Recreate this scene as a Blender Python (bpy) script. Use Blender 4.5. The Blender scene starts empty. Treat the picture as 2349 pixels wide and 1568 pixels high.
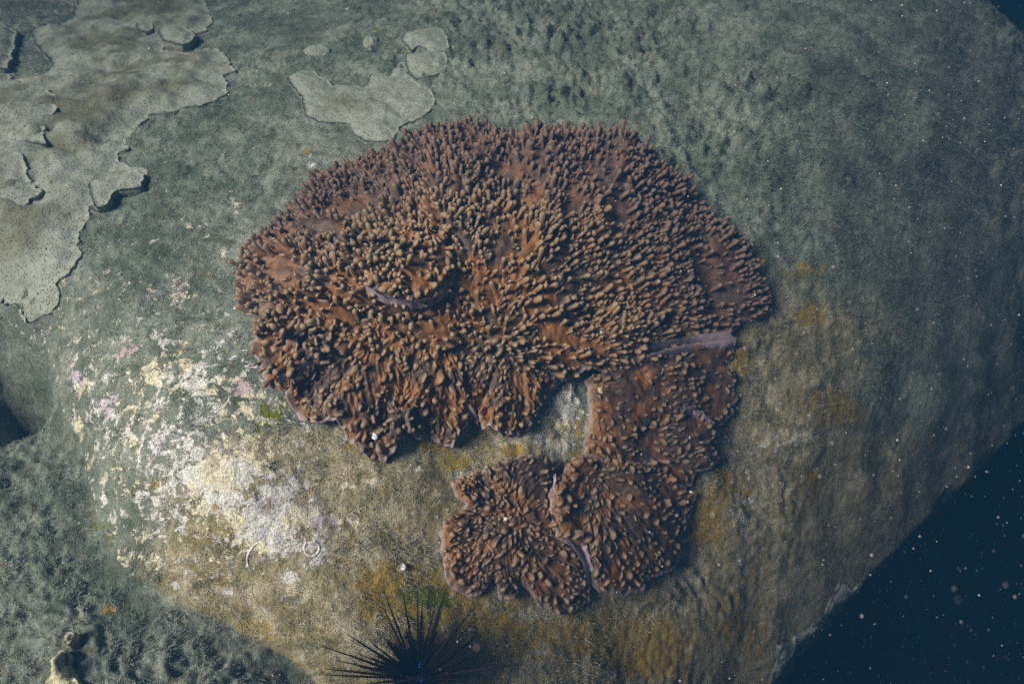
import bpy, math, random
import numpy as np
from mathutils import Vector, Matrix
from mathutils.geometry import delaunay_2d_cdt
random.seed(7); RNG = np.random.default_rng(7)
R = math.radians
sc = bpy.context.scene
C = sc.collection

# ------------------------------------------------------------------ camera, water light, exposure
DW, DH = 2349.0, 1568.0
PITCH = R(55); HF = R(65); CAMZ = 1.0
cd = bpy.data.cameras.new('camera'); cam = bpy.data.objects.new('camera', cd); C.objects.link(cam)
cam.location = (0, 0, CAMZ); cam.rotation_euler = (math.pi/2 - PITCH, 0, 0)
cd.sensor_width = 36; cd.lens = 18/math.tan(HF/2); cd.clip_start = .01; cd.clip_end = 100
cd.dof.use_dof = True; cd.dof.focus_distance = 1.15; cd.dof.aperture_fstop = 4.5
sc.camera = cam
SUN_EL, SUN_AZ = R(51), R(-114)          # azimuth measured from +y towards +x (away from the camera, slightly left)
w = bpy.data.worlds.new('World'); sc.world = w; w.use_nodes = True
nt = w.node_tree; bg = nt.nodes['Background']
sky = nt.nodes.new('ShaderNodeTexSky'); sky.sky_type = 'NISHITA'; sky.sun_disc = False
sky.sun_elevation = SUN_EL; sky.sun_rotation = SUN_AZ
nt.links.new(sky.outputs[0], bg.inputs[0]); bg.inputs[1].default_value = .05
sl = bpy.data.lights.new('sun', 'SUN'); so = bpy.data.objects.new('sun', sl); C.objects.link(so)
sl.energy = 5.0; sl.angle = R(20); sl.color = (1, .91, .77)
L = Vector((math.sin(SUN_AZ)*math.cos(SUN_EL), math.cos(SUN_AZ)*math.cos(SUN_EL), math.sin(SUN_EL)))
so.rotation_euler = L.to_track_quat('Z', 'Y').to_euler(); so.location = (-1, 1, 3)
sc.view_settings.view_transform = 'Standard'; sc.view_settings.look = 'None'
sc.view_settings.gamma = 1; sc.view_settings.use_curve_mapping = False
sc.view_settings.exposure = 2.35
sc.render.engine = 'CYCLES'
sc.cycles.max_bounces = 5; sc.cycles.volume_bounces = 1; sc.cycles.diffuse_bounces = 3
sc.cycles.use_denoising = False

# ------------------------------------------------------------------ numeric helpers
FPX = (DW/2)/math.tan(HF/2)
cp, sp = math.cos(PITCH), math.sin(PITCH)
def ray(px, py):
    a = (np.asarray(px, float)-DW/2)/FPX; b = (DH/2-np.asarray(py, float))/FPX
    # right=(1,0,0) up=(0,sp,cp) forward=(0,cp,-sp)
    return a, b*sp+cp, b*cp-sp
def plane(px, py, z=0.0):
    dx, dy, dz = ray(px, py); t = (z-CAMZ)/dz
    return dx*t, dy*t
def proj(x, y, z):
    f = y*cp-(z-CAMZ)*sp; f = np.maximum(f, .02); u = y*sp+(z-CAMZ)*cp
    return DW/2+FPX*x/f, DH/2-FPX*u/f
def ss(a, b, x):
    t = np.clip((x-a)/(b-a), 0, 1); return t*t*(3-2*t)
def gn(x, y, seed=0):
    x = np.asarray(x, float); y = np.asarray(y, float)
    xi = np.floor(x).astype(np.int64); yi = np.floor(y).astype(np.int64); fx = x-xi; fy = y-yi
    def g(ix, iy, dx, dy):
        h = (ix*374761393+iy*668265263+seed*2147483647) & 0xffffffff
        h = ((h ^ (h >> 13))*1274126177) & 0xffffffff; h = (h ^ (h >> 16)) & 0xffff
        a = h*(2*math.pi/65536); return np.cos(a)*dx+np.sin(a)*dy
    u = fx*fx*fx*(fx*(fx*6-15)+10); v = fy*fy*fy*(fy*(fy*6-15)+10)
    n0 = g(xi, yi, fx, fy)*(1-u)+g(xi+1, yi, fx-1, fy)*u
    n1 = g(xi, yi+1, fx, fy-1)*(1-u)+g(xi+1, yi+1, fx-1, fy-1)*u
    return (n0*(1-v)+n1*v)*1.5
def fbm(x, y, f, o=4, seed=0, gain=.5):
    s = 0; a = 1; t = 0
    for k in range(o):
        s = s+a*gn(x*f, y*f, seed+k*17); t += a; a *= gain; f *= 2.03
    return s/t
def seg_dist(x, y, poly, closed=True):
    p = np.asarray(poly, float); q = np.roll(p, -1, 0)
    if not closed: p, q = p[:-1], q[:-1]
    d = np.full(np.shape(x), 1e9)
    for (ax, ay), (bx, by) in zip(p, q):
        ex, ey = bx-ax, by-ay; t = np.clip(((x-ax)*ex+(y-ay)*ey)/(ex*ex+ey*ey+1e-12), 0, 1)
        d = np.minimum(d, np.hypot(x-ax-t*ex, y-ay-t*ey))
    return d
def inside(x, y, poly):
    p = np.asarray(poly, float); q = np.roll(p, -1, 0); r = np.zeros(np.shape(x), bool)
    for (ax, ay), (bx, by) in zip(p, q):
        c = ((ay > y) != (by > y)); r ^= c & (x < (bx-ax)*(y-ay)/(by-ay+1e-12)+ax)
    return r
def blobs(u, v, lst):
    s = 0
    for b in lst:
        s = s+b[4]*np.exp(-(((u-b[0])/b[2])**2+((v-b[1])/b[3])**2))
    return s

# ------------------------------------------------------------------ the sea bed: boulder, lower rock, drop-off
def P0(l, z=0.0): return [tuple(float(c) for c in plane(a, b, z)) for a, b in l]
EL = P0([(-260, 560), (-60, 660), (40, 745), (105, 900), (160, 1050), (190, 1170), (245, 1255), (350, 1300), (470, 1335), (590, 1395), (690, 1470), (800, 1540), (900, 1650), (1000, 1800)], -.03)
ER = P0([(1600, 1900), (1710, 1700), (1800, 1560), (1930, 1400), (2110, 1210), (2280, 1040), (2480, 850), (2720, 560), (2700, 250), (2440, 90), (2230, 10), (2130, -100), (2060, -260)], -.70)
BOULDER = [(-3.5, 1.3)]+EL+ER+[(1.1, 5.5), (-3.5, 5.5)]
ERL = ER+[(1.1, 5.5)]
PIT = plane(15, 810, -.1)
def rockH(x, y, fine=True):
    x = np.asarray(x, float); y = np.asarray(y, float)
    wx = x+.02*gn(x*7, y*7, 5); wy = y+.02*gn(x*7+9, y*7, 6)
    de = seg_dist(wx, wy, BOULDER); ins = inside(wx, wy, BOULDER)
    dr = seg_dist(wx, wy, ERL, False)
    s = np.where(ins, de, -de); wr = ss(.15, .45, x); r = np.where(ins, dr, dr*(1-wr))
    z = .03*fbm(x, y, 1.6, 3, 3)-.13*np.maximum(0, y-.65)**1.3
    z = z-1.02*np.clip(1-r/1.0, 0, 1)**1.9                                # dome towards the drop-off
    dl = seg_dist(wx, wy, EL, False)
    z = z-.11*np.clip(1-np.where(ins, dl, 0)/.17, 0, 1)**1.8               # rounded lower-left shoulder
    z = z-.14*np.clip((y-1.25+.25*(x+1))/1.0, 0, 3)*ss(-.2, -1.2, x)                   # slopes away to the far left
    do = np.maximum(-s, 0)
    wr = ss(.15, .45, x)
    low = -.026*ss(0, .014, do)+.022*ss(.012, .12, do)+.04*np.minimum(do, .5)+.013*fbm(x, y, 9, 3, 21)*ss(.0, .05, do)
    low = low-.28*np.exp(-(((x-PIT[0]+.02)/.12)**2+((y-PIT[1])/.12)**2))*ss(-.02, .12, do)
    deep = -np.minimum(do*14, 4.0+.25*fbm(x, y, 2, 3, 8))
    z = z+np.where(s < 0, low*(1-wr)+deep*wr, 0)
    if fine:
        q_ = 1-.55*ss(.2, 1.3, x); steep = 1-.45*np.clip(1-r/.9, 0, 1)
        clump = ss(-.3, .35, x+(y-1)*.25)*.75+.25+.45*ss(.02, .08, do)*(1-wr)
        clump = clump*steep; b = fbm(x*q_, y*1.25, 15, 4, 31); b2 = fbm(x*q_, y*1.15, 48, 3, 33)
        p1 = np.minimum(np.abs(gn(wx*24*q_, wy*27, 71)), .6)-.2; p2 = np.minimum(np.abs(gn(wx*52*q_, wy*60, 72)), .6)-.2
        z = z+clump*(1+.7*ss(.75, 1.5, y))*(.5+1.3*ss(-.4, .4, fbm(x, y, 5, 2, 73)))*(.014*p1+.010*p2)+clump*(.013*b+.0095*b2+.004*gn(x*75, y*75, 34))+.0020*fbm(x, y, 95, 2, 35)+.004*fbm(x, y, 11, 2, 36)
    return z
def hit(px, py, lift=0.0):
    z = np.zeros(np.shape(px))+0.0
    for _ in range(9):
        x, y = plane(px, py, z); z = .4*z+.6*(rockH(x, y, False)+lift)
    x, y = plane(px, py, z)
    return x, y, z

def mesh_np(name, v, faces, mat=None, parent=None, smooth=True, attrs=None, mats=None, fmat=None):
    me = bpy.data.meshes.new(name); v = np.asarray(v, np.float32)
    me.vertices.add(len(v)); me.vertices.foreach_set('co', v.ravel())
    faces = [np.asarray(f, np.int32) for f in faces if len(f)]
    n = sum(len(f) for f in faces); li = np.concatenate([f.ravel() for f in faces])
    tot = np.concatenate([np.full(len(f), f.shape[1], np.int32) for f in faces])
    me.loops.add(len(li)); me.loops.foreach_set('vertex_index', li)
    me.polygons.add(n); st = np.zeros(n, np.int32); st[1:] = np.cumsum(tot)[:-1]
    me.polygons.foreach_set('loop_start', st); me.polygons.foreach_set('loop_total', tot)
    if smooth: me.polygons.foreach_set('use_smooth', np.ones(n, bool))
    if fmat is not None: me.polygons.foreach_set('material_index', np.asarray(fmat, np.int32))
    for k, a in (attrs or {}).items():
        a = np.asarray(a, np.float32)
        if a.ndim == 1:
            at = me.attributes.new(k, 'FLOAT', 'POINT'); at.data.foreach_set('value', a)
        else:
            at = me.attributes.new(k, 'FLOAT_COLOR', 'POINT'); at.data.foreach_set('color', np.ascontiguousarray(a).ravel())
    me.update(); me.validate()
    for m in (mats or ([mat] if mat else [])): me.materials.append(m)
    return me
def link(name, me, parent=None):
    o = bpy.data.objects.new(name, me); C.objects.link(o)
    if parent is not None:
        o.parent = parent; o.matrix_parent_inverse = Matrix.Translation(-Vector(root_loc(parent)))
    return o
def root_loc(o):
    v = Vector((0, 0, 0))
    while o is not None: v = v+Vector(o.location); o = o.parent if (o.parent and o.get('abs') is None) else None
    return v
def tag(o, label=None, cat=None, group=None, kind=None):
    for k, a in (('label', label), ('category', cat), ('group', group), ('kind', kind)):
        if a: o[k] = a
    return o
def thing(name, loc, label, cat, group=None):
    o = bpy.data.objects.new(name, None); C.objects.link(o); o.location = loc; o.empty_display_size = .02
    return tag(o, label, cat, group)
def add(name, me, root=None):
    """part in world coordinates under a thing (an Empty that only has a location) or under a part that sits at the world origin"""
    o = bpy.data.objects.new(name, me); C.objects.link(o)
    if root is not None:
        o.parent = root
        o.matrix_parent_inverse = Matrix.Translation(-Vector(root.location)) if root.type == 'EMPTY' else Matrix.Identity(4)
    return o

# ------------------------------------------------------------------ materials
def srgb(r, g, b):
    f = lambda c: ((c/255+.055)/1.055)**2.4 if c > 10 else c/255/12.92
    return (f(r), f(g), f(b), 1)
class N:
    def __init__(s, name):
        s.m = bpy.data.materials.new(name); s.m.use_nodes = True; s.t = s.m.node_tree
        s.b = s.t.nodes['Principled BSDF']; s.out = s.t.nodes['Material Output']
        s.geo = s.t.nodes.new('ShaderNodeNewGeometry').outputs['Position']
    def put(s, sock, v):
        if isinstance(v, bpy.types.NodeSocket): s.t.links.new(v, sock)
        else: sock.default_value = v
    def noise(s, scale, detail=4, rough=.55, vec=None, dist=0):
        n = s.t.nodes.new('ShaderNodeTexNoise'); n.inputs['Scale'].default_value = scale
        n.inputs['Detail'].default_value = detail; n.inputs['Roughness'].default_value = rough; n.inputs['Distortion'].default_value = dist
        s.t.links.new(vec or s.geo, n.inputs['Vector']); return n.outputs['Fac']
    def vor(s, scale, feat='F1', vec=None, out='Distance'):
        n = s.t.nodes.new('ShaderNodeTexVoronoi'); n.feature = feat; n.inputs['Scale'].default_value = scale
        s.t.links.new(vec or s.geo, n.inputs['Vector']); return n.outputs[out]
    def mix(s, f, a, b, bt='MIX'):
        n = s.t.nodes.new('ShaderNodeMix'); n.data_type = 'RGBA'; n.blend_type = bt
        s.put(n.inputs[0], f); s.put(n.inputs[6], a); s.put(n.inputs[7], b); return n.outputs[2]
    def rng(s, v, a, b, c=0, d=1, sm=True):
        n = s.t.nodes.new('ShaderNodeMapRange'); n.interpolation_type = 'SMOOTHSTEP' if sm else 'LINEAR'
        s.put(n.inputs[0], v)
        for i, k in zip((1, 2, 3, 4), (a, b, c, d)): n.inputs[i].default_value = k
        return n.outputs[0]
    def math(s, op, a, b=0.0, c=0.0):
        n = s.t.nodes.new('ShaderNodeMath'); n.operation = op; s.put(n.inputs[0], a); s.put(n.inputs[1], b); s.put(n.inputs[2], c); return n.outputs[0]
    def attr(s, name):
        n = s.t.nodes.new('ShaderNodeAttribute'); n.attribute_name = name; return n
    def sep(s, c):
        n = s.t.nodes.new('ShaderNodeSeparateColor'); s.t.links.new(c, n.inputs[0]); return n.outputs
    def bump(s, h, strength, dist, prev=None):
        n = s.t.nodes.new('ShaderNodeBump'); n.inputs['Strength'].default_value = strength; n.inputs['Distance'].default_value = dist
        s.t.links.new(h, n.inputs['Height'])
        if prev: s.t.links.new(prev, n.inputs['Normal'])
        return n.outputs[0]
    def done(s, col, rough=.85, normal=None, spec=.2, **k):
        s.put(s.b.inputs['Base Color'], col); s.put(s.b.inputs['Roughness'], rough); s.b.inputs['Specular IOR Level'].default_value = spec
        if normal: s.t.links.new(normal, s.b.inputs['Normal'])
        for a, v in k.items(): s.put(s.b.inputs[a.replace('_', ' ')], v)
        return s.m

def rock_material(name, patches=True):
    n = N(name); A = n.attr('paint_a'); a = n.sep(A.outputs['Color']); B = n.attr('paint_b'); b = n.sep(B.outputs['Color'])
    warm, crust, ochre, algae = a[0], a[1], a[2], A.outputs['Alpha']
    pink, dark = b[0], b[1]
    n1 = n.noise(9, 6, .6); n2 = n.noise(45, 6, .65); n3 = n.noise(260, 4, .7); n4 = n.noise(20, 5, .6, dist=.4)
    cool = n.mix(n.rng(n1, .35, .65), (.145, .185, .145, 1), (.345, .39, .33, 1))
    cool = n.mix(n.rng(n2, .3, .7), n.mix(.42, cool, (.04, .062, .045, 1)), cool)
    wrm = n.mix(n.rng(n4, .35, .65), (.33, .275, .12, 1), (.62, .57, .40, 1))
    wrm = n.mix(n.rng(n2, .3, .68), n.mix(.45, wrm, (.10, .075, .028, 1)), wrm)
    c = n.mix(n.rng(n.math('ADD', warm, n.math('MULTIPLY', n.math('SUBTRACT', n4, .5), .9)), .2, .8), cool, wrm)
    c = n.mix(n.math('MULTIPLY', n.rng(n.noise(26, 5, .7, dist=.5), .50, .64), .6), c, (.055, .075, .038, 1))
    # brown rust specks anywhere
    sp = n.math('MULTIPLY', n.rng(n.noise(30, 5, .7, dist=.3), .6, .68), .6)
    c = n.mix(sp, c, (.17, .10, .035, 1))
    if not patches: c = n.mix(.30, c, (.42, .47, .38, 1))
    if patches:
        nn = n.math('MULTIPLY', n.math('SUBTRACT', n.noise(38, 8, .72, dist=.25), .5), 2.2)
        oc = n.rng(n.math('ADD', ochre, nn), .45, .62)
        c = n.mix(n.math('MULTIPLY', oc, .85), c, n.mix(n3, (.24, .145, .008, 1), (.55, .38, .045, 1)))
        ag = n.rng(n.math('ADD', algae, nn), .45, .58)
        c = n.mix(ag, c, n.mix(n3, (.07, .09, .004, 1), (.26, .28, .02, 1)))
        n8 = n.math('MULTIPLY', n.math('SUBTRACT', n.noise(62, 9, .78, dist=.35), .5), 3.4)
        cm = n.rng(n.math('ADD', crust, n8), .40, .56)
        hue = n.noise(14, 3, .5)
        cc = n.mix(n.rng(hue, .44, .52), (.88, .84, .64, 1), (.86, .88, .86, 1))
        cc = n.mix(n.rng(n.noise(19, 3, .5, dist=1), .60, .66), cc, (.66, .60, .72, 1))
        cc = n.mix(n.rng(n3, .42, .62), n.mix(.28, cc, (.33, .26, .12, 1)), cc)
        cc = n.mix(n.rng(pink, .3, .6), cc, (.58, .47, .49, 1))
        c = n.mix(n.math('MULTIPLY', cm, .92), c, cc); crn = n.bump(cm, .8, .005)
    c = n.mix(n.rng(n3, .25, .75), n.mix(.4, c, (.02, .025, .018, 1)), c)
    c = n.mix(n.math('MULTIPLY', dark, .75), c, (.018, .024, .026, 1))  # blends the painted light falloff over rock and turf colour
    nr = n.bump(n2, .9, .016, crn if patches else None); nr = n.bump(n3, .9, .005, nr); nr = n.bump(n.noise(700, 2, .6), .6, .001, nr)
    return n.done(c, .9, nr, .12)
M_rock = rock_material('algae covered rock')
M_turf = rock_material('turf filaments', False)

def leather_material(name):
    n = N(name); tip = n.attr('tip').outputs['Fac']; und = n.attr('under').outputs['Fac']; cav = n.attr('cool').outputs['Fac']
    big = n.noise(16, 3, .5); fine = n.noise(420, 3, .7); mid = n.noise(70, 4, .6)
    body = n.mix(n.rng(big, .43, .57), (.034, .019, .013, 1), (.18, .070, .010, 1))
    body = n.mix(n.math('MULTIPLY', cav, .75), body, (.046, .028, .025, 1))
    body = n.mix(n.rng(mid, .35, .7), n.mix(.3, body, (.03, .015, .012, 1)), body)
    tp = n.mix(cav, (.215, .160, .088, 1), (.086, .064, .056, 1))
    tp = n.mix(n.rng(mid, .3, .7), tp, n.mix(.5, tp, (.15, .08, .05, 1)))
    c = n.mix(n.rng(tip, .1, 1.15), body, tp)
    c = n.mix(n.math('MULTIPLY', n.rng(fine, .35, .7), .35), c, n.mix(.6, c, (.30, .23, .17, 1)))
    c = n.mix(und, c, (.26, .21, .25, 1))
    nr = n.bump(mid, .25, .004); nr = n.bump(fine, .35, .0012, nr)
    return n.done(c, .6, nr, .25, Subsurface_Weight=.12, Subsurface_Radius=(.006, .003, .0015), Subsurface_Scale=.6)
M_leather = leather_material('brown leather coral')

def plate_material(name, dark_mix=1.0):
    n = N(name)
    n1 = n.noise(5, 4, .55); n2 = n.noise(60, 5, .65); n3 = n.noise(300, 3, .6)
    inn = n.attr('inner').outputs['Fac']
    c = n.mix(n.math('MULTIPLY', n.rng(n.math('ADD', n1, n.math('MULTIPLY', n.noise(16, 5, .6), .35)), .58, .74), inn), (.25, .285, .25, 1), (.105, .11, .07, 1))
    c = n.mix(n.rng(n2, .32, .66), n.mix(.45, c, (.13, .13, .09, 1)), c)
    c = n.mix(n.math('MULTIPLY', n.rng(n.noise(24, 6, .7), .5, .62), .45), c, (.17, .2, .16, 1))
    v = n.vor(240); dots = n.rng(v, .12, .34)
    dm = n.rng(n.noise(11, 2, .5), .38, .6, .35, 1)
    c = n.mix(n.math('MULTIPLY', n.math('SUBTRACT', 1.0, dots), dm), c, (.07, .065, .05, 1))
    c = n.mix(n.rng(n3, .3, .8), n.mix(.18, c, (.1, .1, .08, 1)), c)
    ed = n.attr('edge').outputs['Fac']
    c = n.mix(ed, c, (.15, .14, .11, 1))
    nr = n.bump(dots, .8, .003); nr = n.bump(n2, .7, .007, nr); nr = n.bump(n3, .3, .001, nr)
    return n.done(c, .85, nr, .15)
M_plate = plate_material('encrusting plate coral')
def simple(name, c1, c2, scale=80, rough=.7, bump=.002, spec=.25, **k):
    n = N(name); a = n.noise(scale, 5, .65)
    return n.done(n.mix(n.rng(a, .35, .65), c1, c2), rough, n.bump(a, .5, bump), spec, **k)
M_shell = simple('white shell', (.30, .27, .28, 1), (.68, .66, .70, 1), 260, .6, .004)
M_cream = simple('cream coral rubble', (.16, .15, .08, 1), (.50, .48, .32, 1), 90, .9, .014)
M_spine = simple('black brown spines', (.003, .002, .002, 1), (.007, .004, .003, 1), 200, .5, .0003, .1)
M_test = simple('black urchin skin', (.002, .0015, .003, 1), (.006, .004, .007, 1), 200, .8, .001, .05)
M_blue = simple('iridescent blue', (.01, .03, .8, 1), (.05, .15, 1, 1), 200, .2)
M_grit = simple('pale shell grit', (.30, .30, .27, 1), (.7, .7, .68, 1), 60, .6)
M_snow = simple('pale suspended silt', (.03, .03, .035, 1), (.34, .30, .30, 1), 18, .8)
M_pink = simple('magenta coralline crust', (.20, .05, .12, 1), (.45, .16, .30, 1), 120, .8)
M_ledge = simple('pale green and mauve crust', (.05, .07, .04, 1), (.40, .40, .40, 1), 38, .85, .02)
M_mud = simple('dark mud', (.03, .045, .04, 1), (.07, .09, .08, 1), 3, .9, .05)
M_straw = simple('pale straw', (.25, .20, .11, 1), (.50, .44, .30, 1), 100, .5)

# ------------------------------------------------------------------ sea bed mesh
NC, NR = 800, 690
tv = np.linspace(0, 1, NR); yr = -.15+.72*tv*1.15+4.6*tv**3.6
tu = np.linspace(-1, 1, NC)
Y = np.repeat(yr[:, None], NC, 1); X = tu[None, :]*(1.0+.62*np.maximum(Y, 0))
# the far right drops to deep water: nothing special, the height field carries it
Z = rockH(X, Y)
def paint(x, y, z):
    u, v = proj(x, y, z)
    warm = ss(880, 1080, v+.10*(u-900)*(u < 900))*ss(250, 620, u+.35*(v-1100))
    warm = np.maximum(warm, .62*ss(1560, 1700, u)*ss(560, 760, v)*ss(2300, 1900, u+.2*(v-800)))
    warm = warm*(1-.55*ss(1750, 2200, u))+.12*ss(500, 700, v)
    low = ss(0, .02, -np.where(inside(x, y, BOULDER), 1, -1)*seg_dist(x, y, BOULDER))
    warm = warm*(1-.8*low*(x < 0))
    C_ = [(590, 1195, 55, 40, .75), (650, 1225, 45, 40, .6), (690, 1180, 40, 22, .45), (735, 1190, 30, 20, .4), (595, 1250, 30, 30, .5),
          (735, 1270, 18, 22, .7), (660, 1330, 12, 20, .6), (690, 1255, 26, 16, .4), (500, 1110, 70, 40, .5), (560, 1070, 40, 25, .45), (450, 1090, 30, 30, .35), (520, 1075, 22, 22, .6),
          (645, 1130, 28, 28, .55), (700, 1110, 22, 20, .4), (770, 1190, 26, 16, .35), (815, 1195, 14, 22, .5), (460, 880, 30, 26, .5), (430, 850, 30, 26, .4),
          (355, 860, 26, 22, .45), (180, 875, 24, 24, .55), (178, 970, 12, 16, .5), (240, 940, 30, 24, .38), (450, 510, 34, 14, .5), (535, 470, 14, 24, .5),
          (515, 365, 14, 26, .4), (410, 665, 20, 26, .5), (290, 800, 20, 22, .5), (520, 580, 12, 16, .5), (550, 885, 18, 12, .6), (560, 900, 14, 10, .5),
          (512, 1437, 14, 16, .75), (575, 1490, 26, 30, .45), (590, 1530, 22, 26, .4), (300, 1010, 14, 20, .4), (925, 1300, 9, 7, .9), (520, 1358, 24, 9, .5),
          (1295, 930, 46, 80, .85), (1275, 1025, 36, 24, .9), (1215, 1000, 30, 18, .45), (1810, 1010, 50, 26, .45), (1850, 995, 22, 12, .4), (1700, 1195, 24, 16, .55), (1720, 1150, 18, 10, .45),
          (1710, 1080, 24, 20, .25), (715, 372, 10, 16, .7), (660, 470, 14, 14, .3), (1180, 270, 14, 8, .7), (1500, 270, 20, 20, .3), (1560, 255, 14, 10, .35),
          (1170, 230, 16, 12, .45), (1660, 500, 16, 14, .25), (1350, 1470, 20, 12, .4), (1700, 1290, 12, 14, .4), (270, 1300, 14, 8, .4), (560, 160, 30, 10, .3), (720, 118, 20, 10, .3), (600, 195, 30, 16, .3),
          (370, 1310, 12, 9, .45), (400, 1180, 26, 12, .25), (330, 1130, 16, 14, .3), (960, 1070, 10, 8, .7), (1075, 1030, 6, 6, .8), (850, 1110, 14, 16, .5), (130, 1240, 20, 18, .2), (240, 1150, 12, 12, .3)]
    crust = .78*blobs(u, v, C_)
    crust = crust+.31*np.exp(-(((u-500)/360)**2+((v-1010)/290)**2))+.12*ss(900, 300, u)*ss(300, 700, v)+.05
    crust = crust+.07*warm+.16*np.exp(-(((u-1780)/160)**2+((v-1050)/200)**2))
    crust = crust-.45*low-.25*ss(1200, 1600, u)*ss(700, 500, v)
    O_ = [(900, 1330, 60, 45, .5), (1010, 1400, 60, 45, .6), (870, 1400, 40, 30, .45), (960, 1350, 70, 30, .4), (1400, 1460, 120, 70, .3), (1500, 1500, 80, 50, .35), (1180, 1030, 30, 12, .4),
          (1000, 1020, 60, 16, .35), (1040, 1060, 40, 20, .3), (820, 1010, 50, 14, .25), (1900, 930, 50, 40, .4), (1700, 830, 26, 26, .5), (1660, 1110, 40, 30, .35), (1620, 1200, 40, 60, .35), (1860, 720, 50, 30, .3),
          (1930, 950, 50, 24, .3), (1860, 1110, 30, 30, .4), (1325, 980, 12, 20, .5), (1740, 600, 26, 20, .4), (1850, 620, 60, 30, .28), (250, 1400, 20, 14, .35), (580, 1440, 40, 16, .4), (490, 1150, 20, 20, .2),
          (1110, 1460, 120, 60, .35), (1700, 1450, 60, 80, .2), (360, 1110, 16, 10, .3), (1385, 1010, 12, 8, .6), (700, 345, 12, 10, .3), (1320, 545, 8, 8, .4)]
    ochre = 2.3*blobs(u, v, O_)+.02+.20*warm
    G_ = [(620, 950, 44, 44, .72), (590, 985, 16, 16, .4), (650, 930, 14, 14, .5), (240, 1200, 40, 30, .55), (255, 1230, 20, 14, .4), (1080, 250, 18, 14, .45), (860, 68, 18, 8, .55), (545, 395, 30, 12, .3), (690, 1060, 10, 8, .5),
          (960, 1360, 100, 40, .55), (1010, 1380, 50, 30, .45), (880, 1420, 40, 30, .4), (1120, 1450, 60, 30, .35), (515, 810, 10, 10, .5), (2100, 40, 14, 14, .35), (590, 1462, 16, 8, .5), (1690, 830, 14, 14, .4), (1600, 1470, 60, 30, .25), (1680, 1130, 30, 12, .3), (1190, 210, 12, 14, .35)]
    algae = 1.25*blobs(u, v, G_)-.10
    for a_, b_ in ((620, 1000), (625, 940)): algae = algae-.5*np.exp(-((u-a_)**2+(v-b_)**2)/110)
    pink = blobs(u, v, [(290, 800, 30, 26, 1), (410, 660, 24, 30, .8), (550, 890, 30, 20, .9), (1225, 920, 18, 30, 1), (300, 1420, 30, 20, .6), (980, 1500, 10, 10, 0)])+.35*fbm(x, y, 12, 2, 77)
    dark = .55*ss(-.8, -1.4, z)+np.clip(.50*ss(.30, .95, x+.2*fbm(x, y, 3, 3, 88))*(1+.8*fbm(x, y, 8, 3, 89)), 0, .65)  # light falloff painted into the colour: darker with depth and patchily towards the right
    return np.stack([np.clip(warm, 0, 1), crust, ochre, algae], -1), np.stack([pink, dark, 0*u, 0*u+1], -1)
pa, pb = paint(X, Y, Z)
idx = np.arange(NC*NR).reshape(NR, NC)
q = np.stack([idx[:-1, :-1], idx[:-1, 1:], idx[1:, 1:], idx[1:, :-1]], -1).reshape(-1, 4)
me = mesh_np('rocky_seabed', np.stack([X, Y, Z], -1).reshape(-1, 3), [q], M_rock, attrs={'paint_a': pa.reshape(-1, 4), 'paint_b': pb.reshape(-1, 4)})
tag(link('rocky_seabed', me), 'algae covered boulder and rocks dropping off into deep water', kind='structure')
# wide dark sea floor far below, for views past the drop-off
g = 60; gx = np.linspace(-14, 14, g); gX, gY = np.meshgrid(gx, gx); gZ = -4.4+.12*fbm(gX, gY, .8, 3, 90)
gi = np.arange(g*g).reshape(g, g); gq = np.stack([gi[:-1, :-1], gi[:-1, 1:], gi[1:, 1:], gi[1:, :-1]], -1).reshape(-1, 4)
me = mesh_np('deep_sea_floor', np.stack([gX, gY, gZ], -1).reshape(-1, 3), [gq], M_mud)
tag(link('deep_sea_floor', me), 'dark sea floor far below the boulder', kind='structure')

# filamentous turf: small blades standing on the rock
def surf_normal(x, y, e=.004):
    a = rockH(x+e, y)-rockH(x-e, y); b = rockH(x, y+e)-rockH(x, y-e)
    n = np.stack([-a/(2*e), -b/(2*e), np.ones_like(a)], -1); return n/np.linalg.norm(n, axis=-1, keepdims=True)
NT = 230000
tpx = RNG.uniform(-80, 2430, NT*2); tpy = RNG.uniform(-60, 1640, NT*2)
tx, ty, tz = hit(tpx, tpy)
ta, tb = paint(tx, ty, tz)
cl = fbm(tx, ty, 22, 3, 61)
keep = (RNG.random(NT*2) < np.clip(.4+2.2*cl+.35*ss(900, 1500, tpx)*ss(900, 500, tpy)+.2*(tpy < 400), .06, 1)) & (ta[:, 1]+.5*fbm(tx, ty, 40, 3, 9) < .42) & (tz > -.6)
tx, ty, ta, tb = tx[keep][:NT], ty[keep][:NT], ta[keep][:NT], tb[keep][:NT]
nT = len(tx); tN = surf_normal(tx, ty); tz = rockH(tx, ty)-.0006
az = RNG.uniform(0, 2*np.pi, nT); ln = RNG.uniform(.0015, .0042, nT)*(1+.3*ss(0, .8, tx))*(1+.8*np.clip(fbm(tx, ty, 30, 2, 62), -.5, 1)); wd = RNG.uniform(.0004, .0010, nT)*(1+.5*ss(0, .8, tx))
lean = RNG.uniform(.5, 2.0, nT)*ln; la = RNG.uniform(0, 2*np.pi, nT)
b0 = np.stack([tx-np.cos(az)*wd, ty-np.sin(az)*wd, tz], -1); b1 = np.stack([tx+np.cos(az)*wd, ty+np.sin(az)*wd, tz], -1)
tp = np.stack([tx+np.cos(la)*lean, ty+np.sin(la)*lean, tz], -1)+tN*ln[:, None]
V = np.stack([b0, b1, tp], 1).reshape(-1, 3)
me = mesh_np('algae_turf', V, [np.arange(nT*3).reshape(-1, 3)], M_turf, smooth=False, attrs={'paint_a': np.repeat(ta, 3, 0), 'paint_b': np.repeat(tb, 3, 0)})
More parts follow.
